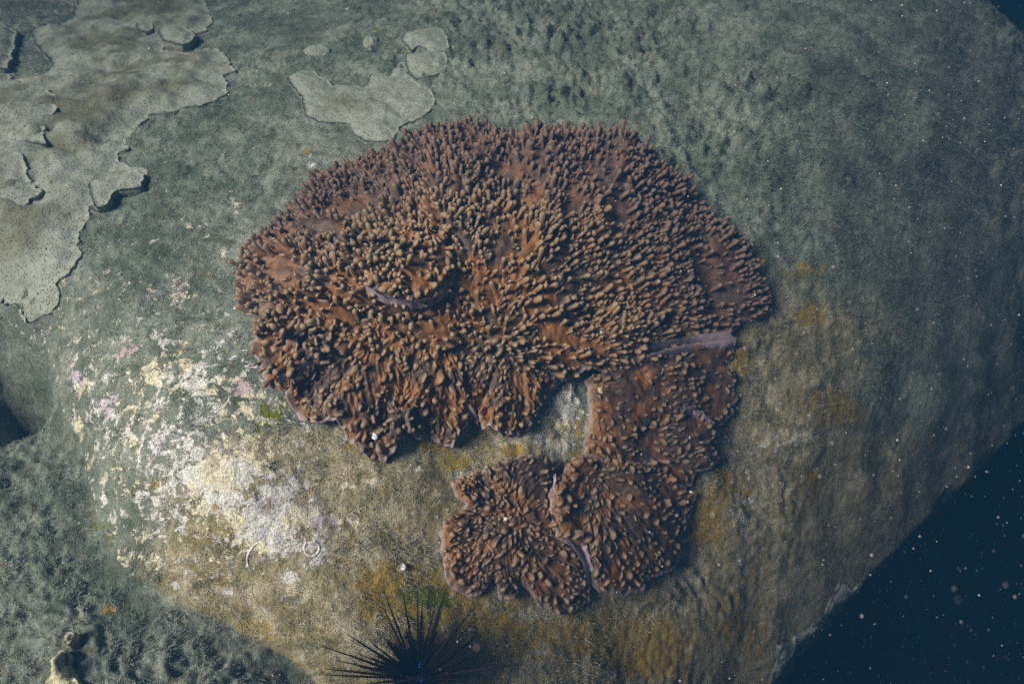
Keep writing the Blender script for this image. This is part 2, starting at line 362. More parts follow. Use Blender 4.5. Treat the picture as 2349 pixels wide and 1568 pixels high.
tag(link('algae_turf', me), 'short grey green filamentous algae coating the boulder', 'algae', kind='stuff')

# ------------------------------------------------------------------ leather corals
def finger_mesh(kind, seed, nseg=8):
    rg = np.random.default_rng(seed)
    if kind == 'tall': prof = [(0, 1.2), (.3, .82), (.58, .88), (.78, 1.04), (.91, .84), (.985, .42)]; asp = 1; bend = .22
    elif kind == 'knob': prof = [(0, 1.75), (.22, 1.25), (.5, 1.02), (.78, .84), (.95, .48)]; asp = 1.12; bend = .10
    elif kind == 'ridge': prof = [(0, 1.9), (.35, 1.25), (.68, .95), (.9, .58)]; asp = 2.4; bend = .0
    else: prof = [(0, 1.6), (.28, 1.15), (.55, 1.0), (.78, .92), (.93, .55)]; asp = 1.5; bend = .12
    V = []; T = []
    bd = rg.uniform(-1, 1, 2)*bend; ph = rg.uniform(0, 6.28, 3)
    for t, r in prof:
        for k in range(nseg):
            a = 2*math.pi*k/nseg
            rr = r*(1+.15*math.sin(2*a+ph[0]+3*t)+.10*math.sin(3*a+ph[1]-2*t))
            x = rr*math.cos(a)*asp; y = rr*math.sin(a)
            if kind == 'ridge': y += .5*math.sin(x*1.1+ph[2])
            if kind == 'double': y *= (1-.30*math.exp(-(x/.45)**2)*t)
            top = t
            if kind == 'double': top = t*(1-.22*math.exp(-(x/.5)**2)*t)
            V.append((x+bd[0]*t*t*3, y+bd[1]*t*t*3, top)); T.append(t)
    ct = 1.0 if kind != 'double' else .80
    V.append((bd[0]*3, bd[1]*3, ct)); T.append(1)
    F4 = []
    for i in range(len(prof)-1):
        for k in range(nseg):
            F4.append((i*nseg+k, i*nseg+(k+1) % nseg, (i+1)*nseg+(k+1) % nseg, (i+1)*nseg+k))
    o = (len(prof)-1)*nseg; F3 = [(o+k, o+(k+1) % nseg, len(V)-1) for k in range(nseg)]
    return np.array(V), np.array(F4), np.array(F3), np.array(T)
KINDS = ['tall']*3+['knob']*3+['ridge']*2+['double']*2
FM = [finger_mesh(k, 100+i) for i, k in enumerate(KINDS)]
FMESH = {}
def finger_data(i, cool):
    key = (i, cool)
    if key not in FMESH:
        V, F4, F3, T = FM[i]
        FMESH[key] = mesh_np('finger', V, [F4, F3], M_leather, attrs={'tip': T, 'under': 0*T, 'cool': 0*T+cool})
    return FMESH[key]

class Lobe:
    def __init__(s, outline, centre, flow=None, h=.055, rim=.045, fold=.010, nf=9, seed=0, base=0.0, ridge=.2, tall=.5, size=1.0, bare=.0, curl=.7, dens=1.0, rib=.0, na=520, ns=46, scallop=.018, lip=()):
        h *= .74; rim *= .74; s.__dict__.update(locals())
        o = np.array(outline, float); cx, cy = centre
        ox, oy, oz = hit(o[:, 0], o[:, 1], rim+base); ccx, ccy, ccz = hit(np.array([cx]), np.array([cy]), h+base)
        P = np.stack([ox, oy], -1); s.c = np.array([ccx[0], ccy[0]])
        fl = flow or centre; fx, fy, _ = hit(np.array([fl[0]]), np.array([fl[1]]), h+base); s.f = np.array([fx[0], fy[0]])
        th = np.linspace(0, 2*np.pi, na, endpoint=False); Q = np.roll(P, -1, 0); r = np.zeros(na)
        dx, dy = np.cos(th), np.sin(th)
        for (ax, ay), (bx, by) in zip(P-s.c, Q-s.c):
            ex, ey = bx-ax, by-ay; den = dx*ey-dy*ex; den = np.where(abs(den) < 1e-9, 1e-9, den)
            t = (ax*ey-ay*ex)/den; k = (ax*dy-ay*dx)/den
            ok = (t > 0) & (k >= -1e-6) & (k <= 1+1e-6); r = np.maximum(r, np.where(ok, t, 0))
        bad = r <= 0
        if bad.any(): r[bad] = np.interp(th[bad], th[~bad], r[~bad])
        rs = (np.roll(r, 1)+2*r+np.roll(r, -1))/4; s.th = th
        arc = np.cumsum(rs*2*np.pi/na)
        rs = rs+(.0075*np.abs(gn(arc*48, arc*0+seed, seed+3))+.007*gn(arc*17, arc*0, seed+4)+.003*gn(arc*110, arc*0, seed+8)) - .003
        s.r = rs; s.arc = arc; s.total = arc[-1]
    def top(s, S, TH):
        """surface point(s) for polar parameters; S in 0..1"""
        i = (np.asarray(TH) % (2*np.pi))/(2*np.pi)*s.na; i0 = np.floor(i).astype(int) % s.na; fr = i-np.floor(i)
        r = s.r[i0]*(1-fr)+s.r[(i0+1) % s.na]*fr
        x = s.c[0]+np.cos(TH)*r*S; y = s.c[1]+np.sin(TH)*r*S
        z = rockH(x, y, False)+s.base
        pr = s.h*(1-S**2)+s.rim*S**2
        # radial folds from the flow centre
        vx, vy = x-s.f[0], y-s.f[1]; d = np.hypot(vx, vy); an = np.arctan2(vy, vx)
        wob = an+.25*gn(x*7, y*7, s.seed+5)
        f = .8*np.sin(wob*s.nf*.6+s.seed+1.5*gn(x*5, y*5, 3))+.30*np.sin(wob*s.nf*1.7+1.7*s.seed)+.8*gn(wob*s.nf*.8, d*7, s.seed)
        z = z+pr+s.fold*f*np.minimum(1, d/.16)**1.5*(.35+.65*S)+.014*fbm(x, y, 11, 3, s.seed+40)+.0045*fbm(x, y, 60, 2, s.seed+41)+s.rib*gn(an*(10+52*d), d*9+.6*gn(x*20, y*20, 9), s.seed+60)*np.minimum(1, d/.05)
        z = z-.012*ss(.9, 1, S)
        return x, y, z
    def normal(s, S, TH):
        x0, y0, z0 = s.top(S, TH); S1 = S-.01; xa, ya, za = s.top(S1, TH); xb, yb, zb = s.top(S, TH+.01)
        a = np.stack([x0-xa, y0-ya, z0-za], -1); b = np.stack([xb-x0, yb-y0, zb-z0], -1); n = np.cross(a, b)
        n /= np.linalg.norm(n, axis=-1, keepdims=True)+1e-12; n *= np.sign(n[:, 2:3]+1e-9)
        rad = a/(np.linalg.norm(a, axis=-1, keepdims=True)+1e-12)
        return np.stack([x0, y0, z0], -1), n, rad
    def build(s, root, coolf):
        S = np.linspace(0, 1, s.ns)**.8; S[0] = .004
        SS, TT = np.meshgrid(S, s.th, indexing='ij'); x, y, z = s.top(SS, TT)
        rx, ry = np.cos(s.th), np.sin(s.th); X = [x]; Yl = [y]; Zl = [z]
        U = [np.where(SS > .985, .35, 0)*np.ones_like(x)]; x1, y1, z1 = x[-1], y[-1], z[-1]
        t = .0045
        for dr, dz, u in ((.0028, -.0012, .5), (.0038, -.0042, .8), (.0022, -.0075, 1), (-.004, -.0095, 1), (-.02, -.014, 1), (-.045, -.035, 1), (-.06, -.075, 1)):
            xs_, ys_ = x1+rx*dr, y1+ry*dr; fz = rockH(xs_, ys_, False)-rockH(x1, y1, False) if dr < -.01 else 0
            X.append(xs_[None]); Yl.append(ys_[None]); Zl.append((z1+dz+fz-(.012 if dr < -.01 else 0))[None]); U.append(np.full((1, s.na), u))
        X, Yl, Zl, U = map(np.concatenate, (X, Yl, Zl, U)); m = X.shape[0]
        id_ = np.arange(m*s.na).reshape(m, s.na); nx = np.roll(id_, -1, 1)
        F = np.stack([id_[:-1], id_[1:], nx[1:], nx[:-1]], -1).reshape(-1, 4)
        V = np.stack([X, Yl, Zl], -1).reshape(-1, 3)
        F3 = np.stack([id_[0], nx[0], np.full(s.na, len(V))], -1); V = np.vstack([V, V[:s.na].mean(0)])
        x, y = V[:, 0], V[:, 1]
        vx, vy = x-s.f[0], y-s.f[1]; dd = np.hypot(vx, vy); rr_ = gn(np.arctan2(vy, vx)*(10+52*dd), dd*9+.6*gn(x*20, y*20, 9), s.seed+60) if s.rib else 0*x
        rg = 2.2*ss(.05, .5, fbm(x, y, 60, 2, s.seed+41))+2.6*ss(.1, .6, rr_)
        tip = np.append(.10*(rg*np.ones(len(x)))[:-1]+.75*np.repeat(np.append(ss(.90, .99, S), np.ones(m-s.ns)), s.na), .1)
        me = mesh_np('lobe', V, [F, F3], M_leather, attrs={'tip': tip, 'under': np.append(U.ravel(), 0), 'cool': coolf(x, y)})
        o = add('lobe', me, root); return o

def coral(name, lobes, loc_px, label, coolf, spacing, seed, group=None, shells=()):
    lx, ly, lz = [float(a) for a in hit(*loc_px)]
    root = thing(name, (lx, ly, lz), label, 'coral', group)
    rg = np.random.default_rng(seed); recs = []; occ = {}
    objs = [l.build(root, coolf) for l in lobes]
    # which lobe is on top where
    for li, l in enumerate(lobes):
        area = .5*np.sum(l.r**2)*2*np.pi/l.na; n = int(area/(spacing*l.size)**2*7)
        TH0 = rg.random(n)*2*np.pi; k = (TH0/(2*np.pi)*l.na).astype(int) % l.na
        acc = rg.random(n) < (l.r[k]/l.r.max())**2; TH0 = TH0[acc]; Sq = np.sqrt(rg.random(len(TH0)))*.985
        ne = int(l.total/(spacing*l.size)*2.4); TH1 = rg.random(ne)*2*np.pi; S1 = 1-rg.uniform(.000 if l.rib == 0 else .009, .011 if l.rib == 0 else .017, ne)/l.r[(TH1/(2*np.pi)*l.na).astype(int) % l.na]
        TH0 = np.concatenate([TH1, TH0]); Sq = np.concatenate([S1, Sq])
        P, Nn, Rd = l.normal(Sq, TH0)
        # flow direction away from the flow centre, along the surface
        fd = P[:, :2]-l.f; fd = np.concatenate([fd, np.zeros((len(fd), 1))], 1); fd -= (fd*Nn).sum(1, keepdims=True)*Nn; fd /= np.linalg.norm(fd, axis=1, keepdims=True)+1e-9
        fa = np.arctan2(P[:, 1]-l.f[1], P[:, 0]-l.f[0]); dd_ = np.hypot(P[:, 1]-l.f[1], P[:, 0]-l.f[0])
        bare = .55*fbm(P[:, 0], P[:, 1], 9, 2, 200+l.seed)+.75*gn(fa*4.5+.8*gn(P[:, 0]*6, P[:, 1]*6, 7), dd_*7, 210+l.seed); szn = 1+.22*fbm(P[:, 0], P[:, 1], 12, 2, 300+l.seed)
        for i in range(len(P)):
            x, y, z = P[i]; edge = Sq[i] > .9
            if not edge and bare[i] > .22-l.bare and rg.random() < .90: continue
            sz = l.size*szn[i]*rg.uniform(.62, 1.25)
            if rg.random() < .25: sz *= .6
            gap = spacing*sz*(.72 if edge else .68)*l.dens*(1.25 if bare[i] > .12-l.bare else 1)
            cx, cy = int(x/.012), int(y/.012); ok = True
            for a in (-2, -1, 0, 1, 2):
                for b in (-2, -1, 0, 1, 2):
                    for (qx, qy, qg, ql) in occ.get((cx+a, cy+b), ()):
                        if (qx-x)**2+(qy-y)**2 < (.5*(gap+qg))**2 and ql == li: ok = False; break
                    if not ok: break
                if not ok: break
            if not ok: continue
            occ.setdefault((cx, cy), []).append((x, y, gap, li))
            # hidden beneath another lobe?
            hid = False
            for lj, m_ in enumerate(lobes):
                if lj == li or m_.base <= l.base: continue
                d = np.array([x, y])-m_.c; th = math.atan2(d[1], d[0]) % (2*math.pi); rr = np.hypot(*d)
                if rr < .93*m_.r[int(th/(2*math.pi)*m_.na) % m_.na]: hid = True
            if hid: continue
            up = l.tall; rr_ = rg.random()
            if rr_ < l.ridge and not edge: kd = rg.choice([6, 7])
            elif rg.random() < up: kd = rg.choice([0, 1, 2, 0, 1, 2, 8])
            else: kd = rg.choice([3, 4, 5, 8, 9, 3, 4])
            rad = .50*spacing*sz
            if kd <= 2: ln = spacing*sz*rg.uniform(1.4, 2.7); lean = .6
            elif kd <= 5: ln = spacing*sz*rg.uniform(.5, 1.0); lean = .35; rad *= 1.05
            elif kd <= 7: ln = spacing*sz*rg.uniform(.35, .6); lean = .05; rad *= .55
            else: ln = spacing*sz*rg.uniform(.7, 1.3); lean = .35; rad *= .8
            if edge: ln = min(ln, .022)
            if edge and l.rib > 0: lean = .0; ln = min(ln, spacing*.8)
            ax = Nn[i]+fd[i]*lean+rg.normal(0, .18, 3)+np.array([0, 0, .35]); ax /= np.linalg.norm(ax)
            xd = fd[i] if kd in (6, 7) else (fd[i] if rg.random() < .4 else rg.normal(0, 1, 3)); xd = xd+rg.normal(0, .18, 3)
            xd = xd-ax*np.dot(xd, ax); xd /= np.linalg.norm(xd)+1e-9; yd = np.cross(ax, xd)
            p = np.array([x, y, z])-ax*ln*.18
            sx_, sy_ = (rg.uniform(.85, 1.55), rg.uniform(.75, 1.1)) if kd in (3, 4, 5, 8, 9) else (rg.uniform(.85, 1.2), 1)
            recs.append((li, int(kd), np.stack([xd*rad*sx_, yd*rad*sy_, ax*ln*1.18], 1), p, float(coolf(x, y))))
    # the largest as parts of their own, the rest joined
    def vis(r):
        d = np.linalg.norm(r[3]-np.array([0, 0, CAMZ])); return np.linalg.norm(r[2][:, 0])*max(np.linalg.norm(r[2][:, 2]), .006)/d**2*(1.5 if r[1] in (8, 9) else 1)*(2 if r[1] in (6, 7) else 1)
    recs.sort(key=vis, reverse=True); big, rest = recs[:295], recs[295:]
    for li, kd, M, p, cl_ in big:
        o = bpy.data.objects.new('finger', finger_data(kd, round(min(1, max(0, cl_))*4)/4)); C.objects.link(o); o.parent = objs[li]
        m4 = Matrix([[*M[0], p[0]], [*M[1], p[1]], [*M[2], p[2]], [0, 0, 0, 1]]); o.matrix_basis = m4
    for li in range(len(lobes)):
        VV, Q4, Q3, T, CC = [], [], [], [], []; off = 0
        for l_, kd, M, p, cl_ in rest:
            if l_ != li: continue
            V, F4, F3, t = FM[kd]; VV.append(V@M.T+p); Q4.append(F4+off); Q3.append(F3+off); T.append(t); CC.append(0*t+cl_); off += len(V)
        if off:
            T = np.concatenate(T)
            o = add('finger_cluster', mesh_np('finger_cluster', np.vstack(VV), [np.vstack(Q4), np.vstack(Q3)], M_leather, attrs={'tip': T, 'under': 0*T, 'cool': np.concatenate(CC)}), objs[li])
            o['kind'] = 'stuff'
    print(name, 'fingers', len(recs))
    return root

def lip(root, top, bot, lt, lb, name='lip', bulge=.004):
    a = np.array(top, float); b = np.array(bot, float); k = 30; tt = np.linspace(0, 1, k)
    def rs(p):
        d = np.r_[0, np.cumsum(np.hypot(*np.diff(p, axis=0).T))]; d /= d[-1]; return np.stack([np.interp(tt, d, p[:, 0]), np.interp(tt, d, p[:, 1])], -1)
    a, b = rs(a), rs(b); lt *= .80; lb *= .78; wv = gn(tt*9, tt*0, int(a[0, 0])); a = a+np.stack([wv, gn(tt*13, tt*0+4, 3)], -1)*3.5; b = b+np.stack([gn(tt*8, tt*0+8, 5), gn(tt*14, tt*0, 8)], -1)*5
    ax_, ay_, az_ = hit(a[:, 0], a[:, 1], lt); bx_, by_, bz_ = hit(b[:, 0], b[:, 1], lb)
    V = []; rows = 7
    for i in range(rows):
        f = i/(rows-1); e = np.sin(tt*np.pi)**.5; bb = bulge*math.sin(f*math.pi)*e
        V.append(np.stack([ax_*(1-f)+bx_*f, ay_*(1-f)+by_*f, az_*(1-f)+bz_*f+bb+.0018*gn(tt*14, f*2+0*tt, 5)], -1))
    # turn under
    last = V[-1].copy(); last[:, 2] -= .012; V.append(last)
    id_ = np.arange((rows+1)*k).reshape(rows+1, k); F = np.stack([id_[:-1, :-1], id_[1:, :-1], id_[1:, 1:], id_[:-1, 1:]], -1).reshape(-1, 4)
    nv = (rows+1)*k; u = np.repeat(np.r_[.15, .55, .9, 1, 1, 1, 1, 1], k)
    return add(name, mesh_np(name, np.concatenate(V), [F], M_leather, attrs={'tip': np.zeros(nv)+.3, 'under': u, 'cool': np.zeros(nv)+.3}), root)
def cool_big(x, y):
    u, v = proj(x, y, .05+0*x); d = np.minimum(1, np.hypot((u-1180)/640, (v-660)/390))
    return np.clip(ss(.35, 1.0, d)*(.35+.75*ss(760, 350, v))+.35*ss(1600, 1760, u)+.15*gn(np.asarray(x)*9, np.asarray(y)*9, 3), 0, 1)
CROWN = [(835, 350), (880, 335), (930, 320), (985, 300), (1040, 285), (1100, 272), (1140, 280), (1175, 290), (1215, 285), (1270, 280), (1320, 278), (1370, 290), (1420, 300), (1465, 310), (1495, 330), (1510, 355), (1545, 380), (1590, 410), (1610, 440), (1635, 475), (1680, 500), (1710, 530), (1725, 560), (1740, 600), (1755, 630), (1765, 665), (1768, 700), (1740, 712), (1700, 725), (1690, 742), (1640, 760), (1590, 768), (1540, 778), (1485, 792), (1420, 830), (1370, 848), (1335, 850), (1290, 858), (1200, 850), (1000, 800), (800, 760), (690, 750), (620, 715), (600, 712), (560, 700), (545, 670), (540, 640), (545, 600), (570, 570), (585, 535), (605, 500), (640, 470), (680, 440), (700, 405), (740, 370), (790, 362)]
big_lobes = [
    Lobe(CROWN, (1180, 610), (1150, 760), h=.075, rim=.040, fold=.016, nf=11, seed=1, base=.012, ridge=.03, tall=.85, size=.88, bare=.15, na=1100, ns=110),
    Lobe([(835, 590), (838, 640), (860, 665), (900, 680), (945, 690), (985, 683), (1020, 655), (1045, 600), (1020, 540), (950, 505), (880, 525)], (940, 600), (950, 480), h=.072, rim=.064, fold=.006, nf=6, seed=2, base=.040, ridge=.0, tall=.45, size=1.0, bare=-.1, na=300, ns=34),
    Lobe([(600, 712), (600, 735), (578, 760), (570, 790), (585, 815), (600, 842), (612, 872), (635, 878), (665, 862), (700, 838), (730, 812), (758, 790), (800, 745), (760, 700), (680, 690)], (690, 765), (760, 740), h=.045, rim=.052, fold=.006, nf=7, seed=3, base=.010, ridge=.0, tall=.35, size=1.15, bare=.05, na=360, ns=40),
    Lobe([(652, 885), (660, 908), (680, 932), (712, 950), (745, 958), (772, 962), (795, 985), (812, 1010), (840, 1030), (875, 1036), (903, 1022), (914, 990), (918, 958), (925, 900), (945, 800), (900, 720), (800, 740), (730, 820), (690, 860)], (820, 880), (900, 760), h=.048, rim=.046, fold=.016, nf=13, seed=4, base=.002, ridge=.4, tall=.25, size=0.94, bare=0.22, dens=1.2, rib=.0030, na=460, ns=60),
    Lobe([(923, 955), (930, 985), (950, 995), (985, 984), (1010, 997), (1035, 1010), (1068, 988), (1073, 940), (1078, 850), (1060, 740), (990, 700), (920, 740), (912, 880)], (1000, 860), (1010, 740), h=.056, rim=.042, fold=.018, nf=15, seed=5, base=.004, ridge=.45, tall=.2, size=0.89, bare=0.26, dens=1.3, rib=.0030, na=400, ns=56),
    Lobe([(1076, 935), (1090, 957), (1112, 976), (1150, 985), (1190, 976), (1220, 960), (1238, 920), (1262, 880), (1290, 845), (1250, 750), (1140, 710), (1060, 740), (1068, 850)], (1160, 860), (1170, 730), h=.05, rim=.044, fold=.015, nf=17, seed=6, base=.001, ridge=.55, tall=.2, size=0.85, bare=0.20, dens=1.25, rib=.0030, na=400, ns=56),
]
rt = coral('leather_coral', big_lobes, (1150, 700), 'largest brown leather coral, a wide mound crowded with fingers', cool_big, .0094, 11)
lip(rt, [(840, 652), (865, 672), (905, 684), (950, 690), (990, 684), (1022, 662)], [(838, 656), (868, 678), (905, 691), (950, 700), (992, 690), (1026, 665)], .124, .110)
lip(rt, [(632, 868), (660, 850), (695, 825), (722, 800), (756, 782)], [(634, 880), (672, 868), (712, 842), (742, 812), (768, 786)], .066, .050)
lip(rt, [(1480, 795), (1520, 782), (1560, 772), (1620, 764), (1665, 756)], [(1478, 804), (1520, 797), (1565, 790), (1625, 786), (1690, 778)], .062, .046)
lip(rt, [(905, 930), (918, 940), (932, 938)], [(914, 962), (919, 968), (926, 962)], .052, .036)
lip(rt, [(1060, 915), (1074, 925), (1088, 940)], [(1072, 948), (1080, 958), (1098, 968)], .052, .030)
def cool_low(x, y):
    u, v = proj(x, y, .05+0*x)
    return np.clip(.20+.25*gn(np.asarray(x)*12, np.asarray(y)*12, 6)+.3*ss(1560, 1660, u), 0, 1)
arm = [
    Lobe([(1345, 858), (1400, 838), (1480, 802), (1560, 788), (1620, 780), (1686, 772), (1692, 800), (1668, 822), (1690, 850), (1686, 880), (1692, 905), (1682, 942), (1655, 968), (1620, 955), (1580, 938), (1520, 960), (1450, 1000), (1390, 1020), (1352, 1000), (1356, 930), (1352, 885)], (1500, 890), (1350, 880), h=.05, rim=.045, fold=.010, nf=16, seed=7, base=.004, ridge=.5, tall=.15, size=0.89, bare=0.26, dens=1.35, rib=.0030, na=460, ns=60),
    Lobe([(1350, 985), (1400, 950), (1480, 925), (1560, 935), (1610, 952), (1640, 985), (1645, 1010), (1655, 1045), (1640, 1065), (1600, 1080), (1588, 1104), (1540, 1112), (1450, 1080), (1385, 1050), (1345, 1030)], (1480, 1030), (1370, 980), h=.048, rim=.045, fold=.010, nf=13, seed=8, base=.000, ridge=.4, tall=.25, size=0.94, bare=0.18, dens=1.1, rib=.0030, na=420, ns=54),
    Lobe([(1278, 1078), (1292, 1062), (1330, 1040), (1400, 1045), (1500, 1066), (1570, 1102), (1600, 1125), (1592, 1160), (1576, 1200), (1560, 1225), (1562, 1260), (1540, 1300), (1500, 1320), (1470, 1343), (1430, 1350), (1390, 1352), (1370, 1343), (1362, 1310), (1352, 1270), (1345, 1245), (1300, 1238), (1275, 1210), (1264, 1160), (1266, 1110)], (1420, 1180), (1370, 1070), h=.040, rim=.042, fold=.007, nf=9, seed=9, base=.016, ridge=.45, tall=.12, size=0.89, bare=0.24, dens=1.42, rib=.0030, na=520, ns=60),
]
rt = coral('leather_coral', arm, (1440, 1050), 'brown leather coral curving down the right of the bare rock gap, torn at its edge', cool_low, .0098, 12)
lip(rt, [(1450, 828), (1500, 808), (1560, 792), (1620, 784), (1690, 772)], [(1462, 832), (1510, 815), (1565, 806), (1630, 799), (1688, 786)], .060, .052)
lip(rt, [(1560, 935), (1592, 930), (1612, 945), (1640, 968)], [(1562, 943), (1590, 940), (1606, 954), (1634, 975)], .060, .050)
lip(rt, [(1330, 1246), (1345, 1290), (1362, 1340)], [(1345, 1244), (1360, 1292), (1374, 1342)], .040, .056)
lip(rt, [(1270, 1085), (1268, 1130), (1278, 1190), (1300, 1225), (1330, 1238)], [(1276, 1085), (1275, 1130), (1287, 1186), (1308, 1218), (1334, 1228)], .046, .058)
disc = [Lobe([(1272, 1070), (1255, 1052), (1220, 1040), (1170, 1046), (1130, 1055), (1085, 1066), (1056, 1085), (1048, 1110), (1050, 1132), (1078, 1146), (1072, 1162), (1035, 1170), (1010, 1186), (1002, 1212), (1012, 1250), (1022, 1300), (1045, 1345), (1090, 1362), (1112, 1345), (1126, 1316), (1138, 1322), (1146, 1360), (1175, 1370), (1187, 1352), (1192, 1332), (1206, 1338), (1225, 1370), (1245, 1390), (1280, 1405), (1325, 1397), (1350, 1370), (1354, 1330), (1343, 1290), (1312, 1252), (1288, 1225), (1270, 1180), (1258, 1120), (1264, 1082)], (1185, 1215), (1185, 1200), h=.042, rim=.044, fold=.005, nf=7, seed=10, base=.000, ridge=.25, tall=.08, size=0.83, bare=0.14, dens=1.38, rib=.0030, na=640, ns=64)]
rt = coral('leather_coral', disc, (1185, 1215), 'small brown leather coral with notched scalloped rim, nearest the sea urchin', cool_low, .0098, 13)
lip(rt, [(1262, 1180), (1284, 1222), (1310, 1252), (1336, 1290), (1348, 1345)], [(1270, 1178), (1296, 1216), (1326, 1252), (1350, 1292), (1357, 1345)], .056, .042)

# ------------------------------------------------------------------ encrusting plate corals
def roughen(P, amp, seed, step=.005):
    out = []; n = len(P)
    for i in range(n):
        a, b = np.array(P[i]), np.array(P[(i+1) % n]); L_ = np.linalg.norm(b-a); k = max(1, int(L_/step))
        for j in range(k): out.append(a+(b-a)*j/k)
    out = np.array(out)
    for _ in range(2): out = (np.roll(out, 1, 0)+2*out+np.roll(out, -1, 0))/4
    d = out-out.mean(0); nx, ny = gn(out[:, 0]*30, out[:, 1]*30, seed), gn(out[:, 0]*30, out[:, 1]*30, seed+1)
    m = gn(out[:, 0]*90, out[:, 1]*90, seed+2), gn(out[:, 0]*90, out[:, 1]*90, seed+3)
    h = gn(out[:, 0]*230, out[:, 1]*230, seed+4), gn(out[:, 0]*230, out[:, 1]*230, seed+5)
    return out+amp*np.stack([nx+.6*m[0]+.35*h[0], ny+.6*m[1]+.35*h[1]], -1)
def plate(name, px, t, root, mat=None, base=0.0, step=.009, seed=0, lump=.006, amp=.008, dome=0.0, round_=.02, curl=.004, holes=()):
    p = np.array(px, float); x, y, _ = hit(p[:, 0], p[:, 1], t+base)
    B = roughen(list(zip(x, y)), amp, seed, min(step, .006))
    mn, mx = B.min(0), B.max(0); gx, gy = np.meshgrid(np.arange(mn[0], mx[0], step), np.arange(mn[1], mx[1], step*.9))
    gx = gx+(np.arange(gx.shape[0]) % 2)[:, None]*step*.5; gx = gx.ravel()+RNG.uniform(-1, 1, gx.size)*step*.15; gy = gy.ravel()+RNG.uniform(-1, 1, gy.size)*step*.15
    ok = inside(gx, gy, B); gx, gy = gx[ok], gy[ok]; ok = seg_dist(gx, gy, B) > step*.55; gx, gy = gx[ok], gy[ok]
    pts = [Vector(b) for b in B]+[Vector((a, b)) for a, b in zip(gx, gy)]; nb = len(B)
    v2, _, f, _, _, _ = delaunay_2d_cdt(pts, [], [list(range(nb))], 1, 1e-7)
    v2 = np.array([tuple(v) for v in v2]); f = np.array([t_ for t_ in f if len(t_) == 3])
    x, y = v2[:, 0], v2[:, 1]; d = seg_dist(x, y, B)
    e = ss(0, round_, d)
    z = rockH(x, y, False)+base+t*(.55+.45*e)+dome*ss(0, .08, d)+lump*fbm(x, y, 14, 4, seed+9)*e+.006*fbm(x, y, 33, 3, seed+19)*e+.0012*gn(x*120, y*120, seed)
    for hx, hy, hr, hd in holes:
        a, b, _ = hit(hx, hy, t+base); z = z-hd*np.exp(-((x-a)**2+(y-b)**2)/hr**2)
    V = np.stack([x, y, z], -1)
    # skirt: the edge rounds over and tucks under to the rock (boundary ring in order)
    order = [int(np.argmin((x-b[0])**2+(y-b[1])**2)) for b in B]
    c = B; tn = np.roll(c, -1, 0)-np.roll(c, 1, 0); tn /= np.linalg.norm(tn, axis=1, keepdims=True)+1e-9
    ar = .5*np.sum(c[:, 0]*np.roll(c[:, 1], -1)-np.roll(c[:, 0], -1)*c[:, 1]); nn = np.stack([tn[:, 1], -tn[:, 0]], -1)*np.sign(ar)
    rings = [V[order]]; ed = [np.zeros(len(order))]
    T = t*.55+base+.012
    for dr, dz, ev in ((.35, -.15, .05), (.45, -.45, .4), (.1, -.75, 1), (-.8, -1.0, 1), (-1.6, -1.0, 1)):
        a = V[order].copy(); a[:, :2] += nn*curl*dr; a[:, 2] += T*dz*(1 if dz > -1 else 1.0); rings.append(a); ed.append(np.full(len(order), ev))
    off = len(V); VV = [V]+rings[1:]; k = len(order); F = []
    ids = [np.array(order)]+[off+np.arange(k)+i*k for i in range(5)]
    for a, b in zip(ids[:-1], ids[1:]):
        F.append(np.stack([a, b, np.roll(b, -1), np.roll(a, -1)], -1) if ar < 0 else np.stack([a, np.roll(a, -1), np.roll(b, -1), b], -1))
    VV = np.vstack(VV); edge = np.concatenate([np.zeros(len(V))]+ed[1:])
    me = mesh_np(name, VV, [f, np.vstack(F)], mat or M_plate, attrs={'edge': edge, 'inner': np.concatenate([ss(.01, .09, d), np.zeros(len(VV)-len(V))])})
    o = add(name, me, root); return o
def zc(l): return [(630.8+.3418*a, .3418*b) for a, b in l]
x, y, z = [float(a) for a in hit(250, 350)]
t1 = thing('plate_coral', (x, y, z), 'wide grey beige encrusting plate coral spreading over the far left of the boulder', 'coral', 'encrusting plate corals')
plate('plate', [(180, -60), (165, 30), (130, 55), (78, 57), (68, 72), (85, 105), (118, 140), (100, 165), (45, 178), (0, 160), (-200, 150), (-240, 690), (-60, 690), (0, 680), (30, 697), (45, 720), (75, 735), (110, 722), (130, 702), (138, 675), (125, 640), (150, 625), (180, 595), (185, 570), (170, 560), (188, 525), (205, 492), (195, 468), (210, 482), (235, 480), (250, 455), (265, 440), (300, 440), (325, 435), (338, 415), (335, 390), (310, 375), (300, 368), (265, 366), (258, 348), (285, 342), (295, 312), (303, 290), (330, 274), (345, 256), (380, 257), (440, 242), (490, 228), (515, 212), (512, 172), (540, 158), (520, 130), (500, 108), (470, 103), (450, 117), (400, 115), (372, 108), (366, 80), (410, 78), (470, 65), (483, 42), (475, 10), (440, -60)], .007, t1, base=.0, seed=50, dome=.012, step=.010, round_=.035, lump=.024, holes=[(95, 400, .025, .012), (240, 255, .02, .010), (120, 300, .02, .01), (240, 320, .016, .012), (220, 130, .04, .006), (60, 410, .02, .01)])
plate('plate', [(-220, 190), (50, 178), (85, 190), (118, 215), (128, 245), (100, 275), (98, 325), (60, 320), (0, 328), (-220, 330)], .008, t1, base=.014, seed=51, dome=.004)
plate('plate', [(358, 62), (380, 48), (420, 53), (444, 72), (435, 88), (412, 96), (370, 84)], .014, t1, base=.014, seed=52, dome=.008, amp=.003)
plate('plate', [(-220, 350), (40, 345), (62, 385), (66, 415), (95, 435), (60, 470), (-220, 500)], .008, t1, base=.014, seed=53, dome=.004)
